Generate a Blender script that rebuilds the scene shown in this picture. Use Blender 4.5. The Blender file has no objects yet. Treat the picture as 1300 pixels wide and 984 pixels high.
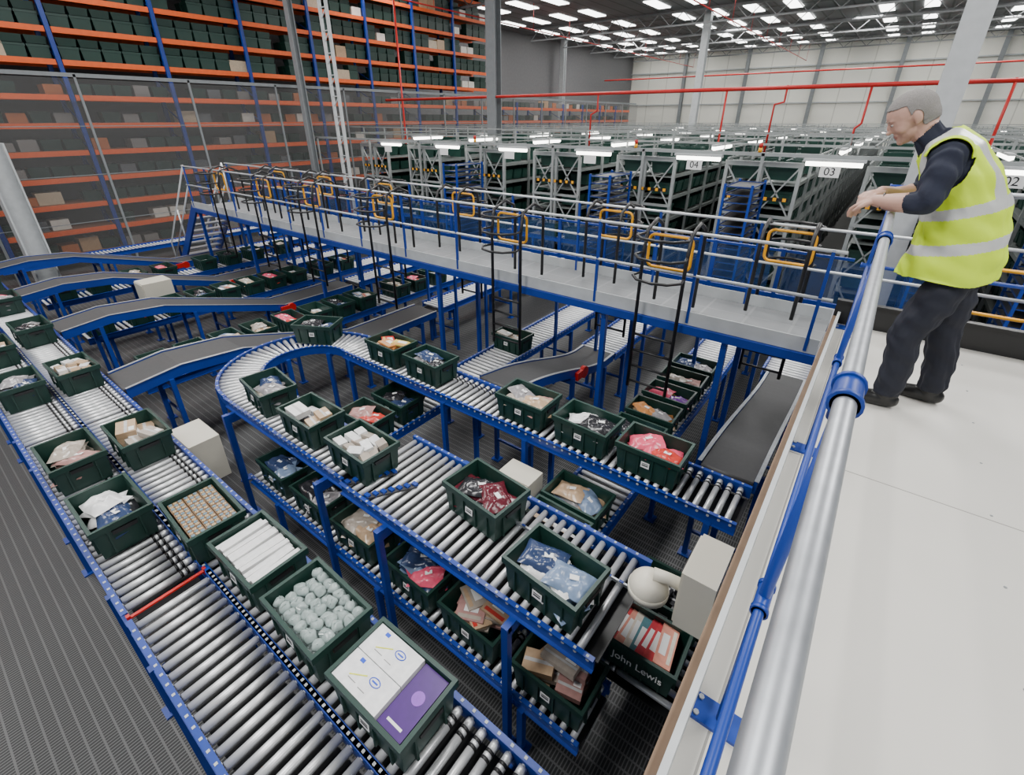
import bpy, math, random
import numpy as np
from mathutils import Vector, Matrix
random.seed(7)
D=bpy.data; SC=bpy.context.scene; COL=SC.collection
C=4.3; PL=2.75   # eye height, platform height
# ---------------------------------------------------------------- materials
def newmat(name):
    m=D.materials.new(name); m.use_nodes=True
    nt=m.node_tree; b=nt.nodes['Principled BSDF']; return m,nt,b
def mat(name,col,rough=.5,metal=0.,var=.18,scale=6.,bump=0.,emit=0.,alpha=1.,trans=0.):
    m,nt,b=newmat(name); N=nt.nodes; L=nt.links
    tc=N.new('ShaderNodeTexCoord'); nz=N.new('ShaderNodeTexNoise'); nz.inputs['Scale'].default_value=scale
    nz.inputs['Detail'].default_value=4
    L.new(tc.outputs['Object'],nz.inputs['Vector'])
    mx=N.new('ShaderNodeMix'); mx.data_type='RGBA'
    a=[c*(1-var) for c in col]+[1]; d=[min(1,c*(1+var)) for c in col]+[1]
    mx.inputs[6].default_value=a; mx.inputs[7].default_value=d
    L.new(nz.outputs['Fac'],mx.inputs[0]); L.new(mx.outputs[2],b.inputs['Base Color'])
    b.inputs['Roughness'].default_value=rough; b.inputs['Metallic'].default_value=metal
    if bump:
        bp=N.new('ShaderNodeBump'); bp.inputs['Strength'].default_value=bump; bp.inputs['Distance'].default_value=.01
        L.new(nz.outputs['Fac'],bp.inputs['Height']); L.new(bp.outputs[0],b.inputs['Normal'])
    if emit:
        b.inputs['Emission Color'].default_value=list(col)+[1]; b.inputs['Emission Strength'].default_value=emit
    if trans: b.inputs['Transmission Weight'].default_value=trans
    return m
def gridmat(name,ca,cb,px,py,fx,fy,rough=.5,metal=0.,mot=.35):
    m,nt,b=newmat(name); N=nt.nodes; L=nt.links
    g=N.new('ShaderNodeNewGeometry'); s=N.new('ShaderNodeSeparateXYZ'); L.new(g.outputs['Position'],s.inputs[0])
    def band(o,p,f):
        a=N.new('ShaderNodeMath'); a.operation='DIVIDE'; a.inputs[1].default_value=p; L.new(o,a.inputs[0])
        c=N.new('ShaderNodeMath'); c.operation='FRACT'; L.new(a.outputs[0],c.inputs[0])
        d=N.new('ShaderNodeMath'); d.operation='LESS_THAN'; d.inputs[1].default_value=f; L.new(c.outputs[0],d.inputs[0]); return d.outputs[0]
    A=band(s.outputs[0],px,fx); B=band(s.outputs[1],py,fy)
    mm=N.new('ShaderNodeMath'); mm.operation='MAXIMUM'; L.new(A,mm.inputs[0]); L.new(B,mm.inputs[1])
    nz=N.new('ShaderNodeTexNoise'); nz.inputs['Scale'].default_value=.7; nz.inputs['Detail'].default_value=5; L.new(g.outputs['Position'],nz.inputs['Vector'])
    mx=N.new('ShaderNodeMix'); mx.data_type='RGBA'; mx.inputs[6].default_value=list(cb)+[1]; mx.inputs[7].default_value=list(ca)+[1]
    L.new(mm.outputs[0],mx.inputs[0])
    m2=N.new('ShaderNodeMix'); m2.data_type='RGBA'; m2.blend_type='MULTIPLY'; m2.inputs[0].default_value=mot
    L.new(mx.outputs[2],m2.inputs[6]); L.new(nz.outputs['Fac'],m2.inputs[7]); L.new(m2.outputs[2],b.inputs['Base Color'])
    b.inputs['Roughness'].default_value=rough; b.inputs['Metallic'].default_value=metal
    return m
def meshmat(name,col,fac):
    m=D.materials.new(name); m.use_nodes=True; nt=m.node_tree; N=nt.nodes; L=nt.links
    b=N['Principled BSDF']; b.inputs['Base Color'].default_value=list(col)+[1]; b.inputs['Roughness'].default_value=.6
    t=N.new('ShaderNodeBsdfTransparent'); mx=N.new('ShaderNodeMixShader'); mx.inputs[0].default_value=fac
    L.new(t.outputs[0],mx.inputs[1]); L.new(b.outputs[0],mx.inputs[2]); L.new(mx.outputs[0],N['Material Output'].inputs['Surface']); return m
BLUE=mat('blue_paint',(.006,.038,.27),.38)
STEEL=mat('roller_steel',(.66,.67,.68),.36,.55,.10)
LSTEEL=mat('lane_roller_steel',(.74,.75,.76),.4,.2,.08)
GALV=mat('galvanised',(.42,.44,.47),.45,.75,.22,30)
GREY=mat('grey_paint',(.20,.215,.225),.5)
LGREY=mat('light_grey_paint',(.46,.48,.49),.5)
PALE=mat('pale_tube',(.60,.62,.64),.35,.3)
BLACK=mat('black_paint',(.010,.010,.011),.4)
BELT=mat('belt_rubber',(.042,.042,.044),.6,0,.2,30)
GREEN=mat('tote_green',(.008,.036,.027),.42)
GREEN2=mat('tote_green_light',(.010,.048,.036),.45)
ORANGE=mat('orange_beam',(.85,.12,.012),.5)
RED=mat('red_paint',(.50,.012,.010),.4)
YEL=mat('yellow_paint',(.85,.38,.006),.4)
CREAM=mat('cream_enamel',(.60,.57,.48),.4,0,.05)
WHITE=mat('white_card',(.80,.80,.79),.5,0,.05)
BROWN=mat('edge_plywood',(.16,.10,.06),.6,0,.3,10)
DARKG=mat('dark_grey',(.05,.05,.055),.5)
AMBER=mat('candle_amber',(.50,.36,.20),.3)
CANDLE=mat('candle_blue',(.16,.26,.33),.3)
WALLM=gridmat('wall_cladding',(.62,.61,.54),(.86,.85,.77),2.0,50,.04,.0,.7,0,.12)
FLOORM=gridmat('grating_floor',(.14,.14,.142),(.028,.029,.030),.026,.09,.35,.16,.55,.2)
DECKM=gridmat('deck_grating',(.30,.31,.32),(.24,.25,.26),.45,.5,.06,.03,.6,.1)
PLATM=gridmat('platform_panels',(.30,.29,.27),(.68,.66,.61),1.22,2.44,.006,.003,.5)
CEILM=gridmat('roof_sheeting',(.15,.155,.16),(.26,.27,.28),.9,9,.12,.05,.7)
LAMP=mat('lamp_glow',(1,1,.97),.5,0,0,1,0,8.)
TUBE=mat('tube_glow',(1,.98,.9),.5,0,0,1,0,9.)
FENCE=meshmat('wire_mesh_grey',(.17,.17,.168),.20)
FENCEB=meshmat('wire_mesh_blue',(.02,.07,.22),.30)
TRAY=mat('rack_steel',(.19,.21,.205),.5,.2)
TRAYL=mat('rack_steel_light',(.30,.32,.32),.5,.2)
# ---------------------------------------------------------------- geometry helper
class G:
    def __init__(s): s.V=[];s.F=[];s.M=[];s.S=[]
    def add(s,v,f,m=0,sm=False):
        o=len(s.V); s.V+= [tuple(p) for p in v]
        for q in f: s.F.append(tuple(i+o for i in q)); s.M.append(m); s.S.append(sm)
    def box(s,c,d,m=0,rz=0.,R=None):
        x,y,z=d[0]/2,d[1]/2,d[2]/2
        v=[Vector(p) for p in ((-x,-y,-z),(x,-y,-z),(x,y,-z),(-x,y,-z),(-x,-y,z),(x,-y,z),(x,y,z),(-x,y,z))]
        if rz: R=Matrix.Rotation(rz,3,'Z')
        if R is not None: v=[R@p for p in v]
        c=Vector(c); s.add([p+c for p in v],[(3,2,1,0),(4,5,6,7),(0,1,5,4),(1,2,6,5),(2,3,7,6),(3,0,4,7)],m)
    def bar(s,p0,p1,w,h,m=0):
        p0=Vector(p0);p1=Vector(p1);t=(p1-p0);l=t.length;t.normalize()
        up=Vector((0,0,1)) if abs(t.z)<.95 else Vector((1,0,0))
        a=t.cross(up).normalized(); b=a.cross(t).normalized()
        R=Matrix((t,a,b)).transposed(); s.box((p0+p1)/2,(l,w,h),m,R=R)
    def tube(s,pts,r,n=8,m=0,closed=False,side=None,caps=True):
        P=[Vector(p) for p in pts]; k=len(P)
        if not isinstance(r,(list,tuple)): r=[r]*k
        rings=[]; prev=None
        for i in range(k):
            if closed: t=P[(i+1)%k]-P[i-1]
            elif i==0: t=P[1]-P[0]
            elif i==k-1: t=P[-1]-P[-2]
            else: t=(P[i+1]-P[i]).normalized()+(P[i]-P[i-1]).normalized()
            t.normalize()
            if side is not None: a=Vector(side)
            elif prev is None: a=Vector((0,0,1)) if abs(t.z)<.9 else Vector((1,0,0))
            else: a=prev
            a=(a-t*a.dot(t)).normalized(); prev=a; b=t.cross(a)
            ra,rb=(r[i] if isinstance(r[i],tuple) else (r[i],r[i]))
            rings.append([P[i]+a*math.cos(2*math.pi*j/n)*ra+b*math.sin(2*math.pi*j/n)*rb for j in range(n)])
        v=[p for q in rings for p in q]; f=[]
        kk=k if closed else k-1
        for i in range(kk):
            i2=(i+1)%k
            for j in range(n):
                j2=(j+1)%n; f.append((i*n+j,i*n+j2,i2*n+j2,i2*n+j))
        s.add(v,f,m,True)
        if not closed and caps:
            o=len(s.V)-k*n
            s.F.append(tuple(o+j for j in reversed(range(n)))); s.M.append(m); s.S.append(False)
            s.F.append(tuple(o+(k-1)*n+j for j in range(n))); s.M.append(m); s.S.append(False)
    def ell(s,c,r,m=0,axes=None,nu=16,nv=10,half=False):
        c=Vector(c); A=axes or (Vector((1,0,0)),Vector((0,1,0)),Vector((0,0,1)))
        v=[];f=[]
        for i in range(nv+1):
            ph=math.pi*i/nv*(.5 if half else 1)
            for j in range(nu):
                th=2*math.pi*j/nu
                v.append(c+A[0]*(r[0]*math.sin(ph)*math.cos(th))+A[1]*(r[1]*math.sin(ph)*math.sin(th))+A[2]*(r[2]*math.cos(ph)))
        for i in range(nv):
            for j in range(nu):
                j2=(j+1)%nu
                if i==0: f.append((0,(i+1)*nu+j,(i+1)*nu+j2))
                elif i==nv-1 and not half: f.append((i*nu+j,(nv)*nu,i*nu+j2))
                else: f.append((i*nu+j,(i+1)*nu+j,(i+1)*nu+j2,i*nu+j2))
        s.add(v,f,m,True)
    def ribbon(s,prof,y0,y1,t,m=0):
        v=[];n=len(prof)
        for x,z in prof: v+=[(x,y0,z),(x,y1,z),(x,y1,z-t),(x,y0,z-t)]
        f=[]
        for i in range(n-1):
            for j in range(4):
                k=(j+1)%4; f.append((i*4+j,i*4+4+j,i*4+4+k,i*4+k))
        f+=[(0,1,2,3),(n*4-1,n*4-2,n*4-3,n*4-4)]
        s.add(v,f,m)
    def mesh(s,name,mats):
        me=D.meshes.new(name); me.from_pydata(s.V,[],s.F)
        for x in mats: me.materials.append(x)
        me.polygons.foreach_set('material_index',s.M); me.polygons.foreach_set('use_smooth',s.S); me.update(); return me
    def mk(s,name,mats,**k): return ob(name,s.mesh(name,mats),**k)
def ob(name,data,parent=None,loc=(0,0,0),rot=(0,0,0),label=None,cat=None,group=None,kind=None,sc=None):
    o=D.objects.new(name,data); COL.objects.link(o); o.location=loc; o.rotation_euler=rot
    if sc: o.scale=sc
    if parent: o.parent=parent
    if label: o['label']=label
    if cat: o['category']=cat
    if group: o['group']=group
    if kind: o['kind']=kind
    return o
def text(name,body,size,m,parent,loc,rot,label=None):
    t=D.curves.new('t','FONT'); t.body=body; t.size=size; t.align_x='CENTER'; t.align_y='CENTER'; t.extrude=.001
    o=D.objects.new('t',t); COL.objects.link(o); bpy.context.view_layer.update()
    me=D.meshes.new_from_object(o.evaluated_get(bpy.context.evaluated_depsgraph_get())); D.objects.remove(o)
    me.materials.clear(); me.materials.append(m); me.name=name
    return ob(name,me,parent=parent,loc=loc,rot=rot,label=label)
# ---------------------------------------------------------------- room shell
YW=56.; XL=-26.; HC=10.2
g=G(); g.box((-2,25,-.1),(52,66,.2)); g.mk('floor',[FLOORM],kind='structure')
g=G(); g.box((-2,YW+.1,HC/2),(52,.2,HC)); g.mk('wall_far',[WALLM],kind='structure')
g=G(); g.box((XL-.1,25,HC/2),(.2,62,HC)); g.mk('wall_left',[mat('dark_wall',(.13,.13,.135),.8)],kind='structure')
g=G(); g.box((-2,25,HC+.1),(52,66,.2)); g.mk('ceiling',[CEILM],kind='structure')
for i,z in enumerate((5.6,7.0,8.6)):
    g=G(); g.box((-2,YW-.12,z),(50,.12,.10)); g.mk('trim_%d'%(i+1),[LGREY],kind='structure')
sk=G(); sk.box((0,0,0),(.7,2.3,.05)); skm=sk.mesh('skylight',[LAMP]); n=0
for yy in (27,31.5,36,40.5,45,49.5,53.5):
    for k in range(21):
        xx=-24+k*2.1
        if k%5==4: continue
        n+=1; ob('window_%d'%n,skm,loc=(xx,yy,HC-.03),kind='structure')
tg=G()
tg.bar((-24,0,0),(20,0,0),.12,.12); tg.bar((-24,0,-.7),(20,0,-.7),.09,.09)
for i in range(29):
    x=-24+i*1.5; tg.bar((x,0,-.7),(x+.75,0,0),.04,.04); tg.bar((x+.75,0,0),(x+1.5,0,-.7),.04,.04)
tm=tg.mesh('roof_truss',[mat('truss_steel',(.16,.165,.17),.5)])
for y in (14,22,33.8,38.3,42.8,47.3,51.6): ob('roof_truss',tm,loc=(0,y,HC-.1),label='grey steel lattice truss spanning under the roof',cat='roof truss',group='roof trusses')
pg=G(); pg.tube([(0,-14,0),(0,31,0)],.03,8)
for k in range(12): pg.tube([(0,-13+k*4,0),(0,-13+k*4,1.27)],.012,5)
pm=pg.mesh('sprinkler_pipe',[RED])
for x in (-19,-9,1): ob('sprinkler_pipe',pm,loc=(x,24,HC-1.28),label='red sprinkler pipe hung below the roof',cat='pipe',group='roof sprinkler pipes')
def column(x,y,w,top=HC,m=GREY,lab='grey steel column rising to the roof'):
    e=ob('column',None,loc=(x,y,0),label=lab,cat='column')
    g=G(); g.box((0,w/2-.02,top/2),(w,.035,top)); g.box((0,-w/2+.02,top/2),(w,.035,top)); g.box((0,0,top/2),(.03,w-.06,top)); g.mk('shaft',[m],parent=e)
    g=G(); g.box((0,0,.02),(w+.2,w+.2,.04)); g.mk('base_plate',[m],parent=e)
column(-11.5,14.1,.36); column(.35,11.3,.36,m=LGREY); column(-18.3,11.2,.22)
column(-18.0,2.3,.5,top=3.75,m=LGREY,lab='broad pale grey post beside the mesh fence')
e=ob('lattice_column',None,loc=(-15.25,10.5,0),label='slim pale lattice column rising to the roof',cat='column')
for s in (-1,1):
    g=G(); g.box((s*.17,0,HC/2),(.07,.09,HC)); g.mk('chord',[LGREY],parent=e)
g=G()
for k in range(33):
    z=.15+k*.3; g.bar((-.17,0,z),(.17,0,z+.3 if k%2 else z),.025,.025); 
g.mk('lacing',[LGREY],parent=e)
column(-11.6,35,.4,m=LGREY); column(-25,40,.4,m=LGREY)
for x in (-20,-14,-8,-2,4,10): column(x,YW-.4,.3,m=GREY,lab='grey steel column against the cladding wall')
# ---------------------------------------------------------------- totes
def tote_geo(W=.58,H=.28,Dp=.39,detail=True):
    g=G(); t=.014; k=.87
    def ring(w,d,z): return [(-w/2,-d/2,z),(w/2,-d/2,z),(w/2,d/2,z),(-w/2,d/2,z)]
    rings=[ring(W*k,Dp*k,0),ring(W-.03,Dp-.03,H-.05),ring(W,Dp,H-.05),ring(W,Dp,H),ring(W-.045,Dp-.045,H),ring(W*k-2*t,Dp*k-2*t,.02)]
    v=[p for r in rings for p in r]; f=[(3,2,1,0)]
    for i in range(5):
        for j in range(4):
            j2=(j+1)%4; f.append((i*4+j,i*4+j2,i*4+4+j2,i*4+4+j))
    f.append((20,21,22,23)); g.add(v,f,0)
    if detail:
        for sx in (-.36,-.12,.12,.36):
            for sy in (-1,1): g.box((sx*W*.9,sy*(Dp*.5-.016),H*.45),(.012,.02,H*.72),0)
        for sy in (-.25,.25):
            for sx in (-1,1): g.box((sx*(W*.5-.018),sy*Dp,H*.45),(.02,.012,H*.72),0)
        for sx in (-1,1): g.box((sx*(W*.5-.004),0,H-.075),(.014,.15,.03),1)
    return g
BODY=tote_geo().mesh('tote',[GREEN,BLACK]); SMALL=tote_geo(detail=False).mesh('tote_small',[GREEN2,BLACK])
lg=G(); lg.box((0,0,0),(.075,.003,.055),0); lg.box((0,-.002,.012),(.055,.002,.006),1); lg.box((0,-.002,-.004),(.055,.002,.01),1); LBL=lg.mesh('label_card',[WHITE,BLACK])
def tote(x,y,z,rot=0.,lab='dark green plastic tote',grp='totes on the conveyors',card=True):
    o=ob('tote',BODY,loc=(x,y,z),rot=(0,0,rot),label=lab,cat='plastic tote',group=grp)
    if card: ob('label_card',LBL,parent=o,loc=(.0,-.186,.15),rot=(-.09,0,0))
    return o
# ---------------------------------------------------------------- goods
imesh={}
def cm(col,rough=.35): 
    key=('c',col,rough)
    if key not in imesh: imesh[key]=mat('goods_%d'%len(imesh),col,rough,0,.25,25)
    return imesh[key]
def bagmesh(col,seed):
    key=('bag',col,seed)
    if key in imesh: return imesh[key]
    rnd=random.Random(seed); g=G(); n=16;m=12
    ph=[rnd.uniform(0,6.28) for _ in range(6)]
    def P(u,v,s):
        x=(u-.5)*.30;y=(v-.5)*.21; e=(1-abs(2*u-1)**4)*(1-abs(2*v-1)**4)
        w=.008*math.sin(40*x+ph[0]+9*y)+.007*math.sin(55*y+ph[1]-20*x)+.005*math.sin(90*x+70*y+ph[2])
        z=e*(.035*s)+(w*e if s>0 else 0)
        return (x*(1+.04*math.sin(5*v+ph[3])),y*(1+.05*math.sin(6*u+ph[4])),z)
    top=[P(i/n,j/m,1) for i in range(n+1) for j in range(m+1)]; bot=[P(i/n,j/m,-.5) for i in range(n+1) for j in range(m+1)]
    f=[(i*(m+1)+j,(i+1)*(m+1)+j,(i+1)*(m+1)+j+1,i*(m+1)+j+1) for i in range(n) for j in range(m)]
    g.add(top,f,0,True); g.add(bot,[tuple(reversed(q)) for q in f],0,True)
    g.box((.02,.01,.038),(.06,.035,.004),1,rz=.3)
    imesh[key]=g.mesh('wrapped_garment',[cm(col,.22),WHITE]); return imesh[key]
def boxmesh(dim,col,kind='p',c2=(.5,.5,.5)):
    key=('box',dim,col,kind)
    if key in imesh: return imesh[key]
    g=G(); g.box((0,0,dim[2]/2),dim,0)
    if kind=='p':
        g.box((0,0,dim[2]+.0008),(dim[0]*.96,dim[1]*.16,.001),1); g.box((dim[0]*.25,dim[1]*.28,dim[2]+.001),(dim[0]*.3,dim[1]*.28,.0015),2)
    if kind=='tea':
        for i in range(4):
            for j in range(3):
                x=-dim[0]*.36+i*dim[0]*.24; y=-dim[1]*.31+j*dim[1]*.31
                g.tube([(x,y,dim[2]),(x,y,dim[2]+.004)],.0125,10,6 if (i+j)%2 else 7); g.tube([(x,y,dim[2]+.004),(x,y,dim[2]+.006)],.004,6,5)
    if kind=='logo':
        g.tube([(.05+.020*math.cos(a)*1.7,.02+.020*math.sin(a),dim[2]+.001) for a in [i*math.pi/8 for i in range(16)]],.003,4,3,closed=True)
        g.box((.05,.02,dim[2]+.001),(.04,.008,.002),3); g.box((-.05,-.005,dim[2]+.001),(.10,.006,.002),4,rz=.5); g.box((-.06,-.04,dim[2]+.001),(.06,.003,.002),5); g.box((.02,-.045,dim[2]+.001),(.05,.003,.002),5); g.box((-.09,.055,dim[2]+.001),(.03,.02,.002),3)
    if kind=='book':
        g.box((0,-dim[1]*.3,dim[2]+.001),(dim[0]*.8,dim[1]*.2,.001),1); g.box((0,dim[1]*.15,dim[2]+.001),(dim[0]*.5,dim[1]*.4,.001),2)
    if kind=='glow':
        g.box((0,-dim[1]*.38,dim[2]+.001),(dim[0]*.6,dim[1]*.04,.001),2); g.tube([(.01,.02,dim[2]),(.01,.02,dim[2]+.002)],.035,18,1)
    imesh[key]=g.mesh('carton',[cm(col),cm(c2),WHITE,cm((.02,.08,.6)),cm((.7,.75,.05)),cm((.2,.2,.2)),AMBER,CANDLE]); return imesh[key]
def put(T,me,name,x,y,z,rot,lab,cat,grp,rx=0,ry=0):
    M=Matrix.Rotation(T.rotation_euler.z,3,'Z')@Vector((x,y,0))
    return ob(name,me,loc=(T.location.x+M.x,T.location.y+M.y,T.location.z+z),rot=(rx,ry,rot+T.rotation_euler.z),label=lab,cat=cat,group=grp)
PAL={'pink':(.70,.09,.16),'burg':(.10,.012,.022),'grey':(.26,.25,.26),'navy':(.03,.05,.12),'white':(.72,.72,.72),'red':(.50,.04,.03),'black':(.02,.02,.024),'tan':(.46,.32,.20),'lblue':(.18,.25,.38),'purple':(.16,.03,.30),'stone':(.38,.33,.28),'dust':(.40,.22,.20),'yel':(.65,.50,.12),'orange':(.6,.25,.08)}
NICE={'lblue':'light blue','burg':'burgundy','yel':'yellow','dust':'dusty pink','stone':'stone coloured'}
def fill(T,kind,cols,n=6):
    c=[PAL[k] for k in cols]; R=random.Random(int((T.location.x*31+T.location.y*17)*100))
    if kind=='bags':
        n=max(n+2,5)
        for i in range(n):
            cn=cols[i%len(cols)]; sx=(-.09,.09)[i%2]+R.uniform(-.03,.03); sy=R.uniform(-.05,.05)
            put(T,bagmesh(c[i%len(c)],i%3),'wrapped_garment',sx,sy,.09+.135*i/(n-1),R.uniform(-.6,.6),'clothing folded in a clear plastic bag, %s'%NICE.get(cn,cn),'wrapped garment','wrapped clothes in the totes',R.uniform(-.15,.15),R.uniform(-.15,.15))
    elif kind=='boxes':
        n=n+2
        for i in range(n):
            col=c[i%len(c)]; dm=[(.22,.15,.06),(.18,.12,.05),(.27,.11,.05)][i%3]
            sx=(-.12,.12,0.,-.1,.12,.02)[i%6]; sy=(-.06,.065,.0,.07,-.05,-.02)[i%6]
            put(T,boxmesh(dm,col),'carton',sx+R.uniform(-.02,.02),sy+R.uniform(-.01,.01),.06+.05*(i//2),R.uniform(-.35,.35),'small closed carton with tape and label','carton','cartons in the totes',R.uniform(-.1,.1),R.uniform(-.1,.1))
    elif kind=='sticks':
        for i in range(11):
            put(T,boxmesh((.32,.038,.045),c[0],'s'),'carton',-.225+i*.045,R.uniform(-.01,.01),.205+R.uniform(-.01,.01),1.5708+R.uniform(-.06,.06),'long narrow white carton lying in a row','carton','long white cartons in a tote')
    elif kind=='tea':
        for i in range(4):
            for j in range(3):
                put(T,boxmesh((.125,.10,.05),(.17,.10,.05),'tea'),'candle_pack',-.19+i*.128,-.105+j*.105,.19,R.uniform(-.03,.03),'brown pack of tealight candles under clear film','candle pack','tealight packs in a tote')
    elif kind=='bubble':
        bm_=mat('bauble_glass',(.52,.62,.60),.07,0,.25,40,trans=.45)
        vs=[]
        for sd in range(4):
            rr=random.Random(sd); gg=G(); gg.ell((0,0,0),(.037,.037,.028),0,nu=12,nv=8)
            a,b,c_=[rr.uniform(0,6) for _ in range(3)]
            gg.V=[(x*(1+.16*math.sin(95*y+a+60*z)),y*(1+.16*math.sin(90*x+b)),z*(1+.22*math.sin(110*x+80*y+c_))) for x,y,z in gg.V]
            gg.box((.01,0,.02),(.03,.004,.018),0,rz=a)
            vs.append(gg.mesh('bubble_pack',[bm_]))
        for lay in range(2):
            for i in range(8):
                for j in range(5):
                    put(T,vs[(i*3+j+lay)%4],'glass_bauble',-.215+i*.060+(.02 if j%2 else 0)+R.uniform(-.008,.008),-.135+j*.064+lay*.018,.15+.075*lay+R.uniform(-.015,.018),R.uniform(0,6),'clear round glass bauble in crumpled film','glass bauble','clear baubles in a tote',R.uniform(-.4,.4),R.uniform(-.4,.4))
    elif kind=='white_boxes':
        for i in range(12):
            put(T,boxmesh((.14,.08,.05),c[i%len(c)],'s'),'carton',-.16+(i%4)*.11+R.uniform(-.02,.02),-.1+(i//4)*.1,.20+R.uniform(-.02,.02),R.uniform(-.5,.5),'small plain carton in a tote','carton','small cartons in the totes',R.uniform(-.25,.25),R.uniform(-.25,.25))
    elif kind=='prints':
        for yy in (.085,-.085):
            put(T,boxmesh((.34,.165,.07),(.80,.80,.82),'logo'),'carton',-.095,yy,.20,0,'white printed carton with a blue oval emblem','carton','printed cartons in a tote')
        put(T,boxmesh((.165,.33,.07),(.055,.010,.15),'glow',(.25,.07,.50)),'carton',.17,0,.185,0,'dark purple glossy printed carton','carton','printed cartons in a tote')
    elif kind=='books':
        n=n+3
        for i in range(n):
            put(T,boxmesh((.23,.16,.02),c[i%len(c)],'book',c[(i+1)%len(c)]),'booklet',(-.12,.12,0,-.05)[i%4],(-.06,.05,.07,-.04)[(i+1)%4],.12+.13*i/n,R.uniform(-.6,.6),'thin bright printed booklet','booklet','printed booklets in the totes',R.uniform(-.15,.15),R.uniform(-.15,.15))
    elif kind=='strips':
        for i in range(7):
            col=[(.62,.05,.06),(.72,.30,.22),(.70,.62,.52),(.08,.22,.26),(.55,.03,.05)][i%5]
            put(T,boxmesh((.33,.12,.012),col,'book',(.72,.66,.55)),'printed_packet',-.16+i*.052,R.uniform(-.02,.02),.20+R.uniform(-.01,.02)+.004*i,1.5708+R.uniform(-.10,.10),'flat red and cream striped paper packet','paper packet','paper packets in a tote',0.12,0)
# ---------------------------------------------------------------- conveyors
rcache={}
def roller_mesh(w,m,band):
    k=(round(w,3),m.name,band)
    if k in rcache: return rcache[k]
    g=G(); r=.024
    if band: 
        g.tube([(0,-w/2,0),(0,w*.26,0)],r,10,0); g.tube([(0,w*.26,0),(0,w*.30,0)],r*1.03,10,1); g.tube([(0,w*.30,0),(0,w*.35,0)],r,10,0); g.tube([(0,w*.35,0),(0,w*.39,0)],r*1.03,10,1); g.tube([(0,w*.39,0),(0,w/2,0)],r,10,0)
    else: g.tube([(0,-w/2,0),(0,w/2,0)],r,10,0)
    rcache[k]=g.mesh('roller',[m,BLACK]); return rcache[k]
def leg_mesh(w,z,out=.0,cross=True,zlow=.35):
    g=G(); a=w/2+.035+out
    for s in (-1,1):
        g.box((0,s*a,(z-.08)/2),(.05,.05,z-.08)); g.box((0,s*a,.008),(.12,.12,.016))
        if out: g.box((0,s*(a-out/2),z-.11),(.05,out+.02,.05))
    g.box((0,0,z-.16),(.04,2*a,.06)); 
    if cross: g.box((0,0,zlow),(.03,2*a,.03))
    return g.mesh('support_frame',[BLUE])
def conveyor(x,y,h,L,w,z,pitch=.085,ind=True,legs=(),band=True,out=0.,m=STEEL,lab='roller conveyor with blue side rails',grp=None,cross=True,zlow=.35):
    e=ob('roller_conveyor',None,loc=(x,y,0),rot=(0,0,h),label=lab,cat='conveyor',group=grp)
    n=int(L/pitch)
    g=G(); g.box((L/2,0,z-.035),(L,.012,.11)); g.box((L/2,.012,z+.018),(L,.030,.006),0); g.box((L/2,.012,z-.09),(L,.035,.006),0)
    if ind:
        for i in range(n):
            g.tube([(pitch*(i+.5),-.010,z-.02),(pitch*(i+.5),.012,z-.02)],.012,6,1)
            g.box((pitch*(i+.5),.012,z+.022),(.016,.016,.004),1)
    sr=g.mesh('side_rail',[BLUE,LGREY])
    ob('side_rail',sr,parent=e,loc=(0,w/2+.012,0)); ob('side_rail',sr,parent=e,loc=(L,-w/2-.012,0),rot=(0,0,math.pi))
    if ind:
        me=roller_mesh(w,m,band)
        for i in range(n): ob('roller',me,parent=e,loc=(pitch*(i+.5),0,z-.025))
    else:
        g=G()
        for i in range(n): g.tube([(pitch*(i+.5),-w/2,z-.025),(pitch*(i+.5),w/2,z-.025)],.025,6,0,caps=False)
        g.mk('roller_bed',[m],parent=e,kind='stuff')
    g=G(); g.box((L/2,0,z-.10),(L,w*.9,.02)); g.mk('drive_belt_tray',[BLACK],parent=e)
    if legs:
        lm=leg_mesh(w,z,out,cross=cross,zlow=zlow)
        for q in legs: ob('support_frame',lm,parent=e,loc=(q,0,0))
    return e
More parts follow.
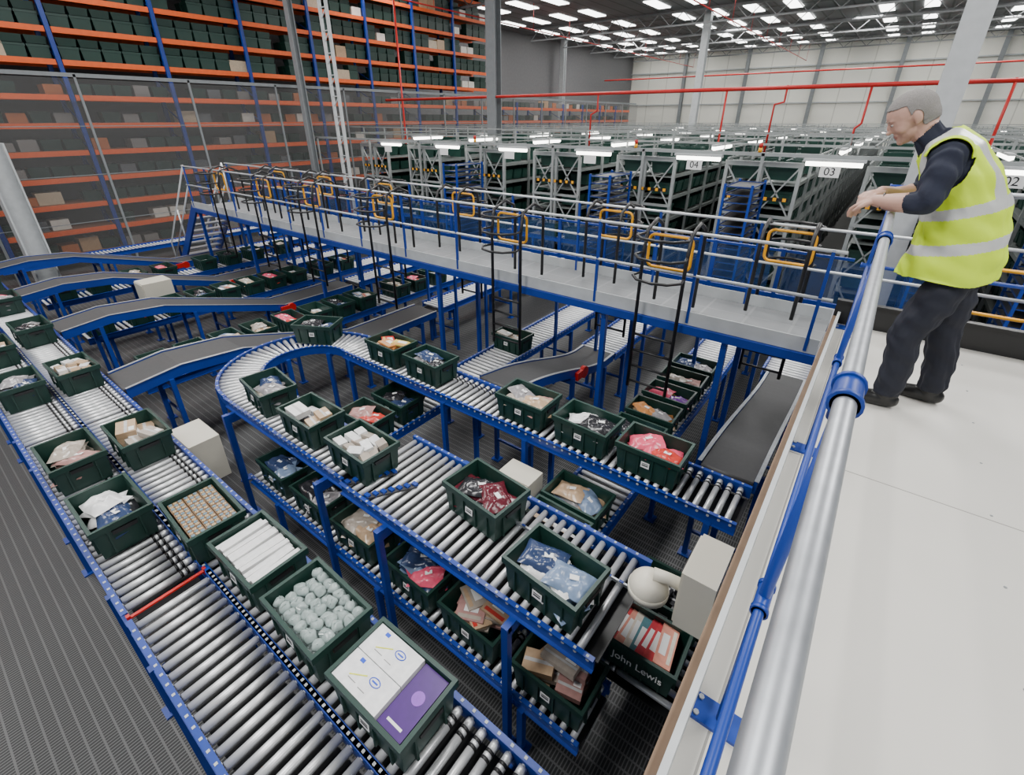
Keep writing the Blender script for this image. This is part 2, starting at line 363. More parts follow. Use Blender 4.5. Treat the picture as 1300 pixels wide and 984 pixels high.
def belt(x,y,h,prof,w,legs=(),lab='inclined grey belt conveyor with blue side rails',guard=True):
    e=ob('belt_conveyor',None,loc=(x,y,0),rot=(0,0,h),label=lab,cat='conveyor',group='belt conveyors')
    g=G(); g.ribbon(prof,-w/2,w/2,.03); 
    g.tube([(prof[0][0],-w/2,prof[0][1]-.03),(prof[0][0],w/2,prof[0][1]-.03)],.03,10,0); g.tube([(prof[-1][0],-w/2,prof[-1][1]-.03),(prof[-1][0],w/2,prof[-1][1]-.03)],.03,10,0)
    g.mk('belt',[BELT],parent=e)
    for s in (-1,1):
        g=G(); y0=s*(w/2+.004); y1=s*(w/2+.03); p2=[(a,b+.012) for a,b in prof]
        g.ribbon(p2,min(y0,y1),max(y0,y1),.13)
        g.ribbon([(a,b+.018) for a,b in prof],min(y0,y1+s*.01),max(y0,y1+s*.01),.006,1)
        g.mk('side_rail',[BLUE,GALV],parent=e)
    for q in legs:
        for i in range(len(prof)-1):
            if prof[i][0]<=q<=prof[i+1][0]:
                zz=prof[i][1]+(prof[i+1][1]-prof[i][1])*(q-prof[i][0])/(prof[i+1][0]-prof[i][0])
        ob('support_frame',leg_mesh(w,zz-.03),parent=e,loc=(q,0,0))
    if guard:
        g=G(); q=prof[1]; yy=w/2+.07
        g.tube([(q[0]-.1,yy-.03,q[1]-.06),(q[0]-.1,yy+.03,q[1]-.06)],.085,14,0); g.box((q[0]+.02,yy,q[1]-.06),(.2,.05,.11),0); g.mk('motor_guard',[RED],parent=e)
        g=G(); g.tube([(q[0]-.1,yy-.05,q[1]-.24),(q[0]-.1,yy+.16,q[1]-.24)],.06,12,0); g.box((q[0]-.1,yy+.05,q[1]-.3),(.1,.12,.03)); g.mk('drive_motor',[DARKG],parent=e)
    return e
def smooth_prof(p,k=3):
    for _ in range(k):
        q=[p[0]]
        for a,b in zip(p[:-1],p[1:]): q+=[(a[0]*.75+b[0]*.25,a[1]*.75+b[1]*.25),(a[0]*.25+b[0]*.75,a[1]*.25+b[1]*.75)]
        q.append(p[-1]); p=q
    return p
zT=C-2.82; PI=math.pi
conveyor(-5.3,3.43,0,5.05,.46,zT,legs=(.15,1.9,3.05,4.85),lab='long roller conveyor with blue rails carrying full totes',cross=False)
conveyor(-5.3,1.90,0,2.2,.46,zT,legs=(.2,1.95),out=.10,lab='roller conveyor leaving the curve with blue rails',cross=False)
w2=conveyor(-3.08,2.03,0,2.45,.80,zT,legs=(.6,1.88),out=.08,band=False,lab='wide chrome roller conveyor section with centre rail',cross=False)
g=G(); g.box((1.6,.14,zT+.016),(1.6,.014,.026)); 
for i in range(18): g.box((.82+i*.09,.14,zT+.031),(.03,.016,.006),1)
g.mk('centre_rail',[GALV,BLUE],parent=w2)
for i,xx in enumerate((.05,.32)):
    g=G(); 
    for j in range(7): g.box((xx+.035*j,-.38+.055*j,zT+.02),(.05,.035,.03),0)
    g.bar((xx-.01,-.39,zT+.012),(xx+.22,-.04,zT+.012),.06,.012,1); g.mk('diverter_block',[BLUE,DARKG],parent=w2)
def curve(cx,cy,r,w,a0,a1,z):
    e=ob('curved_conveyor',None,loc=(cx,cy,0),label='curved roller conveyor turning back on itself',cat='conveyor')
    N=24
    for nm,rr in (('side_rail',r-w/2-.012),('side_rail',r+w/2+.012)):
        g=G()
        for i in range(N):
            A=a0+(a1-a0)*i/N; B=a0+(a1-a0)*(i+1)/N
            p=Vector((rr*math.cos(A),rr*math.sin(A),z-.035)); q=Vector((rr*math.cos(B),rr*math.sin(B),z-.035)); g.bar(p,q,.014,.12)
            g.bar(p+Vector((0,0,.055)),q+Vector((0,0,.055)),.035,.006); g.box(((p+q)/2+Vector((0,0,.062))),(.02,.02,.004),1)
        g.mk(nm,[BLUE,LGREY],parent=e)
    me=G(); me.tube([(r-w/2,0,0),(r+w/2,0,0)],[.018,.03],10,0); me=me.mesh('roller',[STEEL]); K=34
    for i in range(K): ob('roller',me,parent=e,loc=(0,0,z-.03),rot=(0,0,a0+(a1-a0)*(i+.5)/K))
    for A in (a0+.5,(a0+a1)/2,a1-.5):
        g=G()
        for rr in (r-w/2-.03,r+w/2+.03):
            c=(rr*math.cos(A),rr*math.sin(A)); g.box((c[0],c[1],(z-.08)/2),(.05,.05,z-.08),0,rz=A); g.box((c[0],c[1],.008),(.12,.12,.016),0,rz=A)
        g.bar(((r-w/2)*math.cos(A),(r-w/2)*math.sin(A),z-.13),((r+w/2)*math.cos(A),(r+w/2)*math.sin(A),z-.13),.04,.05)
        g.mk('support_frame',[BLUE],parent=e)
curve(-5.3,2.665,.765,.46,PI/2,PI*1.5,zT)
conveyor(-5.0,1.80,0,4.35,.42,.60,legs=(.6,2.3,3.9),lab='lower roller conveyor running beneath the upper line',cross=False)
zL=C-2.85
for (y,sect,nm) in ((.30,((-16,4),(-12,3),(-9,3),(-6,2.85),(-3.08,2.7)),'L'),(.77,((-16,4),(-12,3),(-9,3),(-6,2.9),(-3.1,2.7)),'R')):
    for x0,L in sect:
        conveyor(x0,y,0,L-.0,.42,zL,ind=(x0>-10),legs=(.35,L-.35),band=(x0<-3.5 or nm=='R'),lab='roller conveyor section with blue rails, side by side with its twin',grp='twin line conveyor sections',cross=False)
g=G(); g.box((0,0,0),(.022,.44,.012)); g.box((0,-.225,0),(.03,.02,.05)); g.box((0,.225,0),(.03,.02,.05)); g.mk('stop_bar',[RED],loc=(-3.118,.30,zL-.002),label='thin red stop strip across the rollers',cat='stop bar')
zl=C-3.4
conveyor(-1.55,2.35,PI/2,8.6,.56,zl,.09,legs=(.25,2.0,4.6,6.5,8.3),m=LSTEEL,band=False,lab='roller lane passing under the gantry walkway',grp='roller lanes')
conveyor(-4.25,2.35,PI/2,8.6,.56,zl,.09,legs=(.4,2.0,4.6,6.5,8.3),m=LSTEEL,band=False,lab='roller lane passing under the gantry walkway',grp='roller lanes')
conveyor(-.5,2.10,PI/2,1.0,.56,.66,.09,legs=(.2,.8),lab='short roller conveyor below the platform edge')
def lane_roll(x,y0,y1,ind=False): conveyor(x,y0,PI/2,y1-y0,.56,zl,.09,ind=ind,legs=tuple(np.arange(.3,y1-y0,1.9)),m=LSTEEL,band=False,lab='roller lane passing under the gantry walkway',grp='roller lanes')
lane_roll(-7.85,1.45,11); lane_roll(-10.5,1.45,11); lane_roll(-13.2,1.45,11)
lane_roll(-3.1,6.4,11,True); lane_roll(-.5,7.3,11,True)
for x in (-6.75,-9.45,-12.0): lane_roll(x,6.2,11)
lane_roll(-14.6,5.9,11)
lane_roll(-16.0,7.5,11.5); lane_roll(-17.2,1.4,11.5); lane_roll(1.6,6.5,11); lane_roll(3.0,6.5,11)
belt(-3.1,6.4,-PI/2,smooth_prof([(0,zl),(.5,zl),(1.9,zT-.12),(2.62,zT+.0)]),.50,legs=(.3,1.3,2.3),guard=False)
belt(-.48,7.3,-PI/2,smooth_prof([(0,zl),(.7,zl+.03),(2.7,zT-.10),(3.52,zT+.0)]),.44,legs=(.3,1.6,3.2),guard=False,lab='long dark belt conveyor running beside the platform edge')
g=G(); g.tube([(0,0,0),(.06,0,0)],.09,14); g.box((.03,-.1,0),(.05,.2,.12)); g.mk('motor_guard',[RED],loc=(-2.82,5.35,1.05),label='red rounded guard on the belt drive',cat='machine guard')
for x in (-6.75,-9.45,-12.0,-14.6):
    belt(x,6.0,-PI/2,[(0,zl),(1.6,zl),(3.6,zL+.03),(4.35,zL+.09),(4.95,zL+.02)],.58,legs=(.4,1.7,3.2,4.5))
# ---------------------------------------------------------------- totes + goods placement
def TT(x,y,zr,kind,cols,lab,rot=0,n=6,**k):
    T=tote(x,y,zr,rot+random.uniform(-.03,.03),lab='dark green plastic tote holding '+lab,**k)
    if kind: fill(T,kind,cols,n)
    return T
TT(-4.56,3.43,zT,'books',['red','yel','orange','tan'],'bright printed booklets',n=8)
TT(-3.84,3.43,zT,'bags',['navy','grey','black'],'dark wrapped clothes',n=5)
TT(-2.40,3.43,zT,'bags',['stone','tan','grey','dust'],'mixed wrapped clothes',n=9)
TT(-1.70,3.43,zT,'bags',['white','black','black','grey'],'a white carton and dark bags',n=4)
TT(-1.04,3.43,zT,'bags',['pink','red','pink'],'pink wrapped clothes',n=7)
TT(-5.88,3.22,zT,'bags',['black','navy'],'dark clothes on the bend',rot=.5,n=3)
TT(-4.78,1.93,zT,'bags',['navy','grey','stone'],'grey wrapped clothes',rot=-.1,n=6)
TT(-3.92,1.9,zT,'boxes',['white','tan','black'],'white cartons and bags',n=6)
TT(-3.12,1.9,zT,'white_boxes',['white','stone'],'small cream cartons')
TT(-1.87,2.12,zT,'bags',['burg','burg','black'],'burgundy wrapped clothes',rot=-.08,n=8)
TT(-1.06,1.85,zT,'bags',['white','lblue','navy','white'],'blue and white wrapped shirts',rot=-.05,n=9)
for x,kd,cl,lb in ((-4.55,'bags',['navy','lblue'],'blue wrapped clothes'),(-3.85,'bags',['black','grey'],'black and white wrapped clothes'),(-3.12,'bags',['stone','tan'],'beige wrapped clothes'),(-2.35,'bags',['lblue','pink','navy'],'blue and red wrapped clothes'),(-1.68,'books',['tan','dust','stone'],'brown printed packs'),(-.95,'boxes',['tan','dust','stone'],'small mixed cartons')):
    TT(x,1.80,.60,kd,cl,lb,n=7)
JT=TT(-.55,2.33,.66,'strips',[],'red and cream paper packets',card=False)
TT(-.52,2.80,.66,'boxes',['black','black'],'black boxed goods',n=6)
text('lettering','John Lewis',.085,WHITE,JT,(.02,-.192,.15),(PI/2-.10,0,0),'white lettering on the tote side')
for y,kd,cl,lb in ((6.35,'bags',['navy','grey'],'dark clothes'),(5.85,'bags',['stone','dust'],'brown wrapped clothes'),(5.35,'bags',['pink','yel','purple'],'pink and yellow packs'),(4.85,'bags',['orange','tan','grey'],'orange and grey packs'),(4.35,'bags',['black','lblue'],'dark and blue packs'),(3.05,'bags',['tan','grey','lblue'],'tan and blue wrapped goods'),(2.62,'boxes',['tan','white'],'small cartons')):
    TT(-1.55,y,zl,kd,cl,lb,n=5)
for y,kd,cl,lb in ((3.2,'bags',['black','navy'],'black wrapped goods'),(2.72,'bags',['dust','red'],'red wrapped clothes'),(5.6,'boxes',['stone','tan'],'small cartons'),):
    TT(-4.25,y,zl,kd,cl,lb,n=5)
for x,ys in ((-7.85,(1.75,2.25,2.75,3.25,3.8,4.3,4.8,5.3,6.2,6.7,7.3)),(-10.5,(1.7,2.3,2.9,3.4,3.9,4.4,4.9,5.4,6.1,6.7)),(-13.2,(1.8,2.4,3.1,3.7,4.6,5.2,5.8,6.6))):
    for i,y in enumerate(ys):
        k=[('bags',['stone','tan'],'beige packs'),('bags',['pink','red'],'pink and red packs'),('boxes',['tan','white'],'small cartons'),('bags',['black','navy'],'dark packs'),('books',['white','lblue','tan'],'booklets')][(i+int(-x))%5]
        TT(x,y,zl,k[0],k[1],k[2],n=3,card=False)
for x,kd,cl,lb in ((-11.2,'bags',['stone'],'beige packs'),(-9.9,'bags',['navy','white'],'navy and white packs'),(-8.6,'boxes',['white','tan'],'cartons'),(-7.1,'bags',['grey','navy'],'grey wrapped clothes'),(-5.07,'bags',['stone','dust','stone'],'brown wrapped clothes'),(-4.03,'bags',['white','black','white','navy'],'white and navy wrapped packs')):
    TT(x,.30,zL,kd,cl,lb,n=7)
for x,kd,cl,lb in ((-12.6,'bags',['tan'],'tan packs'),(-11.0,'bags',['pink','grey'],'pink packs'),(-9.1,'bags',['grey','black'],'dark packs'),(-7.07,'white_boxes',['white','tan'],'small cream cartons'),(-4.98,'boxes',['tan','stone','white'],'brown cartons and envelopes'),(-2.74,'sticks',['white'],'a row of long white cartons'),(-2.05,'bubble',[],'clear round baubles'),(-1.37,'prints',[],'white and purple printed cartons')):
    TT(x,.77,zL,kd,cl,lb,n=6)
TT(-3.42,.70,zL,'tea',[],'packs of tealight candles',rot=-.05)
# ---------------------------------------------------------------- cabinets
def cabinet(x,y,z,d,rz=0,lab='cream metal control cabinet'):
    e=ob('control_cabinet',None,loc=(x,y,0),rot=(0,0,rz),label=lab,cat='cabinet')
    g=G(); g.box((0,0,z+d[2]/2),d); g.mk('body',[CREAM],parent=e)
    g=G(); g.box((0,-d[1]/2-.008,z+d[2]/2),(d[0]*.94,.014,d[2]*.94)); g.mk('door',[CREAM],parent=e)
    g=G(); g.box((d[0]*.38,-d[1]/2-.022,z+d[2]/2),(.02,.015,.06)); g.mk('latch',[BLACK],parent=e)
    g=G()
    for sx in (-1,1):
        g.box((sx*(d[0]/2-.03),0,z/2),(.04,.04,z)); g.box((sx*(d[0]/2-.03),0,.008),(.1,.1,.016))
    g.mk('stand',[BLUE],parent=e)
cabinet(-5.25,1.25,.75,(.50,.30,.52),lab='cream metal cabinet beside the roller conveyor')
cabinet(-11.25,2.9,.8,(.45,.5,.6),lab='cream box cabinet among the belt conveyors')
cabinet(-2.12,2.92,.80,(.36,.24,.42),lab='small cream cabinet between the conveyors')
e=ob('security_camera',None,loc=(-.06,1.80,2.3),label='white dome security camera with enclosure fixed below the platform edge',cat='security camera')
g=G(); g.box((-.15,.04,-.08),(.15,.30,.36)); g.box((-.23,.04,-.08),(.01,.28,.34)); g.box((-.238,.15,-.08),(.01,.02,.06),1); g.box((-.04,.04,.0),(.08,.12,.12)); g.mk('enclosure',[CREAM,BLACK],parent=e)
g=G(); g.tube([(-.22,-.02,-.08),(-.30,-.04,-.06),(-.37,-.06,-.06)],[.035,.03,.035],12); g.mk('arm',[CREAM],parent=e)
g=G(); g.ell((-.38,-.07,-.15),(.100,.100,.085),0,nu=24,nv=10,half=True); g.tube([(-.38,-.07,-.18),(-.38,-.07,-.145)],.103,24); g.mk('housing',[CREAM],parent=e)
g=G(); g.ell((-.38,-.07,-.18),(.082,.082,-.078),0,nu=24,nv=8,half=True); g.mk('dome',[mat('smoked_dome',(.35,.34,.32),.15)],parent=e)
# ---------------------------------------------------------------- platform
e=ob('mezzanine_platform',None,loc=(0,0,0),label='raised platform with pale panel floor and plywood edge',cat='platform')
g=G(); g.box((2.95,1.3,PL-.02),(6.1,6.6,.04)); g.mk('deck',[PLATM],parent=e)
g=G(); g.box((-.085,1.3,PL-.07),(.03,6.6,.26),0); g.box((-.062,1.3,PL+.05),(.02,6.6,.10),1); g.mk('edge_board',[BROWN,LGREY],parent=e)
g=G(); g.box((2.95,4.62,PL+.08),(6.1,.03,.24)); g.box((2.95,4.60,PL+.20),(6.1,.06,.012)); g.mk('end_board',[BLACK],parent=e)
g=G(); g.box((.0,1.3,PL-.2),(.12,6.6,.3)); g.box((2.95,4.5,PL-.2),(6.1,.12,.3)); g.mk('edge_beam',[BLUE],parent=e)
for x,y in ((.1,4.45),(.1,.5),(3,4.45),(3,.5)):
    g=G(); g.box((x,y,(PL-.3)/2),(.12,.12,PL-.3)); g.box((x,y,.01),(.25,.25,.02)); g.mk('leg',[BLUE],parent=e)
g=G()
for i in range(5):
    for j in range(12): g.tube([(.12+i*.61,-.6+j*.44,PL),(.12+i*.61,-.6+j*.44,PL+.0015)],.006,6)
g.mk('screw_head',[GREY],parent=e,kind='stuff')
rz=PL+1.10; RX=.038; RM=.020
e=ob('guard_rail',None,loc=(0,0,0),label='galvanised tube handrail with blue clamp fittings',cat='railing')
g=G(); g.tube([(RX,-1.6,rz),(RX,4.45,rz)],.0182,20); g.mk('top_rail',[GALV],parent=e)
g=G(); g.tube([(RM,-1.6,PL+.53),(RM,4.45,PL+.53)],.0115,16); g.mk('mid_rail',[BLUE],parent=e)
g=G(); g.tube([(RX,4.5,rz),(6,4.5,rz)],.0182,12); g.mk('top_rail',[GALV],parent=e)
g=G(); g.tube([(RX,4.5,PL+.53),(6,4.5,PL+.53)],.014,12); g.mk('mid_rail',[BLUE],parent=e)
for x,y in ((RX,-.6),(RX,.955),(RX,2.5),(RX,4.5),(1.7,4.5),(3.3,4.5)):
    xm=RM if x==RX else x
    g=G(); g.tube([(xm,y,PL+.012),(xm,y,PL+.53),(x,y,rz)],.013,14); g.mk('post',[BLUE],parent=e)
    ax=(0,1,0) if x==RX and y<4.5 else (1,0,0)
    for hx_,hz,rr in ((x,rz,.0245),(xm,PL+.53,.0175)):
        g=G()
        a=Vector((hx_,y,hz)); d=Vector(ax)
        g.tube([a-d*.046,a-d*.034,a+d*.034,a+d*.046],[rr*.95,rr,rr,rr*.95],18)
        for s in (-1,1): g.tube([a+d*(s*.040)-d*.006,a+d*(s*.040)+d*.006],rr*1.16,18)
        g.tube([a-Vector((0,0,rr+.03)),a],rr*.85,14)
        g.mk('clamp_fitting',[BLUE],parent=e)
    g=G(); g.box((x-.03,y,PL+.006),(.14,.08,.012)); 
    g.tube([(x-.08,y-.025,PL+.012),(x-.08,y-.025,PL+.02)],.008,6,1); g.tube([(x-.08,y+.025,PL+.012),(x-.08,y+.025,PL+.02)],.008,6,1)
    g.mk('base_plate',[BLUE,GALV],parent=e)
# ---------------------------------------------------------------- walkway
zd=C-1.98; y0,y1=4.90,5.90; xa,xb=-13.8,-.14
e=ob('gantry_walkway',None,loc=(0,0,0),label='long raised grey walkway on blue beams crossing the lanes',cat='walkway')
g=G(); g.box(((xa+xb)/2,(y0+y1)/2,zd-.02),(xb-xa,y1-y0,.04)); g.mk('deck',[DECKM],parent=e)
for y in (y0,y1):
    g=G(); g.box(((xa+xb)/2,y,zd+.055),(xb-xa,.012,.15)); g.mk('kick_plate',[LGREY],parent=e)
    g=G(); g.box(((xa+xb)/2,y,zd-.07),(xb-xa,.08,.09)); g.mk('edge_beam',[BLUE],parent=e)
for x in (-.95,-2.35,-5.2,-8.5,-11.2,-13.6):
    for y in (y0+.05,y1-.05):
        g=G(); g.box((x,y,(zd-.11)/2),(.06,.06,zd-.11)); g.box((x,y,.01),(.16,.16,.02)); g.mk('leg',[BLUE],parent=e)
    g=G(); g.bar((x,y0,zd-.15),(x,y1,zd-.15),.05,.06); g.mk('cross_beam',[BLUE],parent=e)
RH=.96
for y,xe,n in ((y0,xb,12),(y1,6.0,17)):
    e=ob('walkway_railing',None,loc=(0,y,zd),label='pale tube railing on blue posts along the walkway',cat='railing',group='walkway railings')
    pg=G(); pg.box((0,0,RH/2),(.028,.028,RH)); pm=pg.mesh('post',[BLUE])
    for i in range(n+1): ob('post',pm,parent=e,loc=(xe-.1+(xa-xe+.2)*i/n,0,0))
    for h in (RH-.01,.52):
        g=G(); g.tube([(xa,0,h),(xe,0,h)],.016,8); g.mk('rail',[PALE],parent=e)
e=ob('mesh_screen',None,loc=(0,6.35,0),label='blue framed wire mesh screen behind the walkway',cat='mesh screen')
for i in range(17):
    xx=-13.2+i*.775
    if i%2==0:
        g=G(); g.box((xx+.75,0,zd+.30),(1.4,.006,.5)); g.mk('mesh_panel',[FENCEB],parent=e)
    g=G(); g.box((xx,0,(zd+.60)/2),(.045,.045,zd+.60)); g.mk('post',[BLUE],parent=e)
g=G(); g.bar((-13.2,0,zd+.58),(-.1,0,zd+.58),.03,.03); g.bar((-13.2,0,zd+.03),(-.1,0,zd+.03),.04,.05); g.mk('frame_rail',[BLUE],parent=e)
def rrect(w,h,r=.06,n=4):
    pts=[]
    for cx,cz,a in ((w/2-r,h/2-r,0),(-w/2+r,h/2-r,90),(-w/2+r,-h/2+r,180),(w/2-r,-h/2+r,270)):
        for i in range(n+1): t=math.radians(a+90*i/n); pts.append((cx+r*math.cos(t),0,cz+r*math.sin(t)))
    return pts
def ladder(x,front=True):
    y=y0-.03 if front else y1+.03; s=-1 if front else 1
    e=ob('access_ladder',None,loc=(x,y,zd),label='black access ladder with yellow swing gate on the walkway',cat='ladder',group='walkway ladders')
    zb=-(zd-1.42)
    for sx in (-1,1):
        g=G(); g.tube([(sx*.23,s*.10,zb),(sx*.23,s*.10,.68),(sx*.23,s*.05,.94),(sx*.23,-s*.18,1.02),(sx*.23,-s*.36,.94),(sx*.23,-s*.40,.8),(sx*.23,-s*.40,.05)],.020,8); g.mk('stringer',[BLACK],parent=e)
    rg=G(); rg.tube([(-.23,0,0),(.23,0,0)],.016,6); rm=rg.mesh('rung',[BLACK])
    z=zb+.08
    while z<-.05: ob('rung',rm,parent=e,loc=(0,s*.10,z)); z+=.20
    for h in (.50,.72,.92):
        g=G(); g.tube([(-.23,s*.1,h),(-.26,s*.25,h),(-.16,s*.38,h),(0,s*.42,h),(.16,s*.38,h),(.26,s*.25,h),(.23,s*.1,h)],.015,6); g.mk('hoop',[BLACK],parent=e)
    g=G(); g.tube(rrect(.46,.34),.016,6,closed=True); g.mk('swing_gate',[YEL],parent=e,loc=(0,-s*.03,.72))
for x in (-1.66,-3.73,-6.3,-8.3,-10.0,-11.9): ladder(x)
for x in (-.70,-2.77,-5.5,-7.5,-9.4,-11.2): ladder(x,False)
for x in (1.0,2.2):
    e=ob('safety_gate',None,loc=(x,5.6,PL-.42),label='yellow swing gate on blue posts beyond the platform',cat='gate',group='safety gates')
    g=G(); g.tube(rrect(.5,.4),.016,6,closed=True); g.mk('gate_frame',[YEL],parent=e,loc=(0,0,.62))
    for s in (-1,1):
        g=G(); g.box((s*.28,0,.42-(PL-.42)/2),(.035,.035,.84+(PL-.42))); g.mk('post',[BLUE],parent=e)
e=ob('gantry_walkway',None,loc=(0,0,0),label='short raised grey walkway past the platform end',cat='walkway')
g=G(); g.box((3.06,5.45,zd-.02),(5.9,.9,.04)); g.mk('deck',[DECKM],parent=e)
g=G(); g.box((3.06,5.9,zd-.1),(5.9,.08,.12)); g.mk('edge_beam',[BLUE],parent=e)
for x in (.4,2,4):
    g=G(); g.box((x,5.85,(zd-.16)/2),(.08,.08,zd-.16)); g.mk('leg',[BLUE],parent=e)
e=ob('staircase',None,loc=(-13.85,5.4,0),label='steel stair with blue stringers down from the walkway',cat='stairs')
for s in (-.45,.45):
    g=G(); g.bar((0,s,zd-.05),(-2.4,s,.1),.05,.22); g.mk('stringer',[BLUE],parent=e)
    g=G(); g.tube([(0,s,zd+.95),(-2.4,s,1.05),(-2.4,s,.1)],.02,8); g.tube([(0,s,zd+.5),(-2.4,s,.6)],.018,8); g.tube([(0,s,zd),(0,s,zd+.95)],.02,8); g.tube([(-1.2,s,1.2),(-1.2,s,2.1)],.02,8); g.mk('handrail',[PALE],parent=e)
tr=G(); tr.box((0,0,0),(.25,.86,.03)); tr=tr.mesh('tread',[GALV])
for i in range(11): ob('tread',tr,parent=e,loc=(-.15-i*.21,0,zd-.18-i*.19))
# ---------------------------------------------------------------- storage aisles (beyond)
aisles=[4.2,1.58,-1.01,-3.64,-6.3,-8.9,-11.5,-14.2]
racksX=[a+1.32 for a in aisles]+[-15.5]
lev=(.5,1.02,1.54,2.06,2.58,3.08)
stuffT=G(); indiv=0
def tbox(g,x,y,z,w,d,h,m=0):
    a=[(-w/2,-d/2),(w/2,-d/2),(w/2,d/2),(-w/2,d/2)]
    v=[(x+p*.88,y+q*.88,z) for p,q in a]+[(x+p,y+q,z+h) for p,q in a]+[(x+p*.86,y+q*.86,z+h) for p,q in a]+[(x+p*.8,y+q*.8,z+.05) for p,q in a]
    f=[]
    for i in range(3):
        for j in range(4): k=(j+1)%4; f.append((i*4+j,i*4+k,i*4+4+k,i*4+4+j))
    f.append((12,13,14,15)); g.add(v,f,m)
fr=random.Random(3)
g=G()
for k in range(0,31):
    yy=1.25*(k+1)
    if k%2: 
        g.box((0,yy,3.50),(1.6,.04,.04)); g.box((-.74,yy,3.66),(.04,.04,.36)); g.box((.74,yy,3.66),(.04,.04,.36))
for fx in (-.74,.74): g.box((fx,20,3.50),(.04,40,.04))
g.box((-.74,20,3.82),(.035,40,.035))
TOPM=g.mesh('top_frame',[TRAY])
for ri,cx in enumerate(racksX):
    e=ob('storage_rack',None,loc=(cx,12,0),label='grey steel storage rack filled with green totes',cat='rack',group='storage racks')
    Ln=40
    g=G()
    for fx in (-.74,0,.74): g.box((fx,0,1.72),(.07,.08,3.44))
    for z0 in (.1,1.2,2.3):
        for a,b in ((-.74,0),(0,-.74),(0,.74),(.74,0)): g.bar((a,-.02,z0),(b,-.02,z0+1.1),.03,.03)
    g.box((0,0,3.42),(1.55,.09,.10)); g.box((0,-.03,2.35),(1.55,.05,.06)); g.mk('end_frame',[TRAYL],parent=e)
    for z in lev:
        g=G()
        for fx in (-.74,0,.74): g.box((fx,Ln/2,z-.04),(.05,Ln,.08))
        g.box((0,Ln/2,z-.07),(1.45,Ln,.01)); g.mk('shelf',[TRAY],parent=e)
    g=G()
    for k in range(1,32):
        for fx in (-.76,.76): g.box((fx,k*1.25,1.75),(.06,.07,3.5))
    g.mk('upright_set',[TRAYL if ri%2 else TRAY],parent=e,kind='stuff')
    ob('top_frame',TOPM,parent=e)
    g=G()
    g.box((0,-.05,2.72),(1.3,.01,.07),1)
    for q in range(7): g.box((-.57+q*.19,-.056,2.72),(.07,.004,.07),0)
    g.mk('hazard_plate',[YEL,BLACK],parent=e)
    for k in range(int(38/.47)):
        yy=12.35+k*.47
        for li,z in enumerate(lev):
            if yy>20 and li<3: continue
            for fx in (-.37,.37):
                if fr.random()<(.3 if li==5 else .12): continue
                if k<4 and li>=1 and indiv<180 and ri<8:
                    ob('tote',SMALL,loc=(cx+fx,yy,z+.01),label='dark green plastic tote stored on a grey rack shelf',cat='plastic tote',group='totes on the storage racks'); indiv+=1
                else:
                    tbox(stuffT,cx+fx,yy,z+.01,.58,.39,.28,0)
                    if fr.random()<.25: stuffT.box((cx+fx,yy,z+.2),(.4,.26,.12),1+int(fr.random()*3))
                if li==5 and yy>14 and fr.random()<.45: tbox(stuffT,cx+fx,yy,z+.30,.56,.38,.22,0)
stuffT.mk('tote_stock',[GREEN2,cm((.4,.38,.35)),cm((.3,.2,.12)),cm((.12,.14,.2))],label='hundreds of dark green totes on receding grey racks',cat='plastic totes',kind='stuff',group='totes on the storage racks')
LB=mat('lift_blue',(.008,.03,.16),.45)
def lift(x,y,h):
    e=ob('lift_tower',None,loc=(x,y,0),label='narrow blue steel lift tower with stacked shelves',cat='lift tower',group='blue lift towers')
    g=G()
    for a in (-.25,.25):
        for b in (-.55,.55): g.box((a,b,h/2),(.045,.045,h))
    g.mk('frame',[BLUE],parent=e)
    sg=G(); sg.box((0,-.55,0),(.5,.02,.02)); sg.box((0,.55,0),(.5,.02,.02)); sg.box((-.25,0,0),(.02,1.1,.02)); sg.box((.25,0,0),(.02,1.1,.02)); sg.box((0,0,-.01),(.46,1.06,.008),1); sm=sg.mesh('shelf',[LB,DARKG])
    z=.25
    while z<h: ob('shelf',sm,parent=e,loc=(0,0,z)); z+=.15
for x,h in ((-2.35,3.15),(-5.35,3.15),(-10.1,3.15),(.95,3.15),(2.3,3.15)): lift(x,10.9,h)
for cx0,cl_ in ((-15.5,4.7),(-9.5,3.6)):
    conveyor(cx0,11.38,0,cl_,.5,1.35,.12,ind=False,legs=(.4,cl_/2,cl_-.3),lab='roller conveyor running along the rack fronts')
    for i in range(int(cl_/.85)): tote(cx0+.45+i*.85+fr.random()*.1,11.38,1.35,lab='dark green plastic tote on the rack front conveyor',card=False)
SB=G(); SB.box((0,0,0),(.34,.02,.20)); SBm=SB.mesh('sign_plate',[WHITE])
hx=G(); hx.bar((-19,0,0),(8,0,0),.06,.07); 
for x in (-18.8,-15.5,-12.88,-10.18,-7.58,-4.98,-2.32,.31,2.9,5.52,7.8): hx.box((x,0,-1.8),(.06,.06,3.64))
hx.mk('lamp_gantry_beam',[TRAYL],loc=(0,11.8,3.62),label='long grey beam carrying aisle lamps and number signs',cat='beam')
tbm=G(); tbm.tube([(-.48,0,0),(.48,0,0)],.055,10); tbm=tbm.mesh('tube',[TUBE]); hsm=G(); hsm.box((0,0,.06),(1.05,.16,.05)); hsm=hsm.mesh('housing',[LGREY])
t2=G(); t2.tube([(0,-.7,0),(0,.7,0)],.06,6); t2=t2.mesh('tube',[TUBE]); h2=G(); h2.box((0,0,.05),(.1,1.5,.04)); h2=h2.mesh('housing',[LGREY])
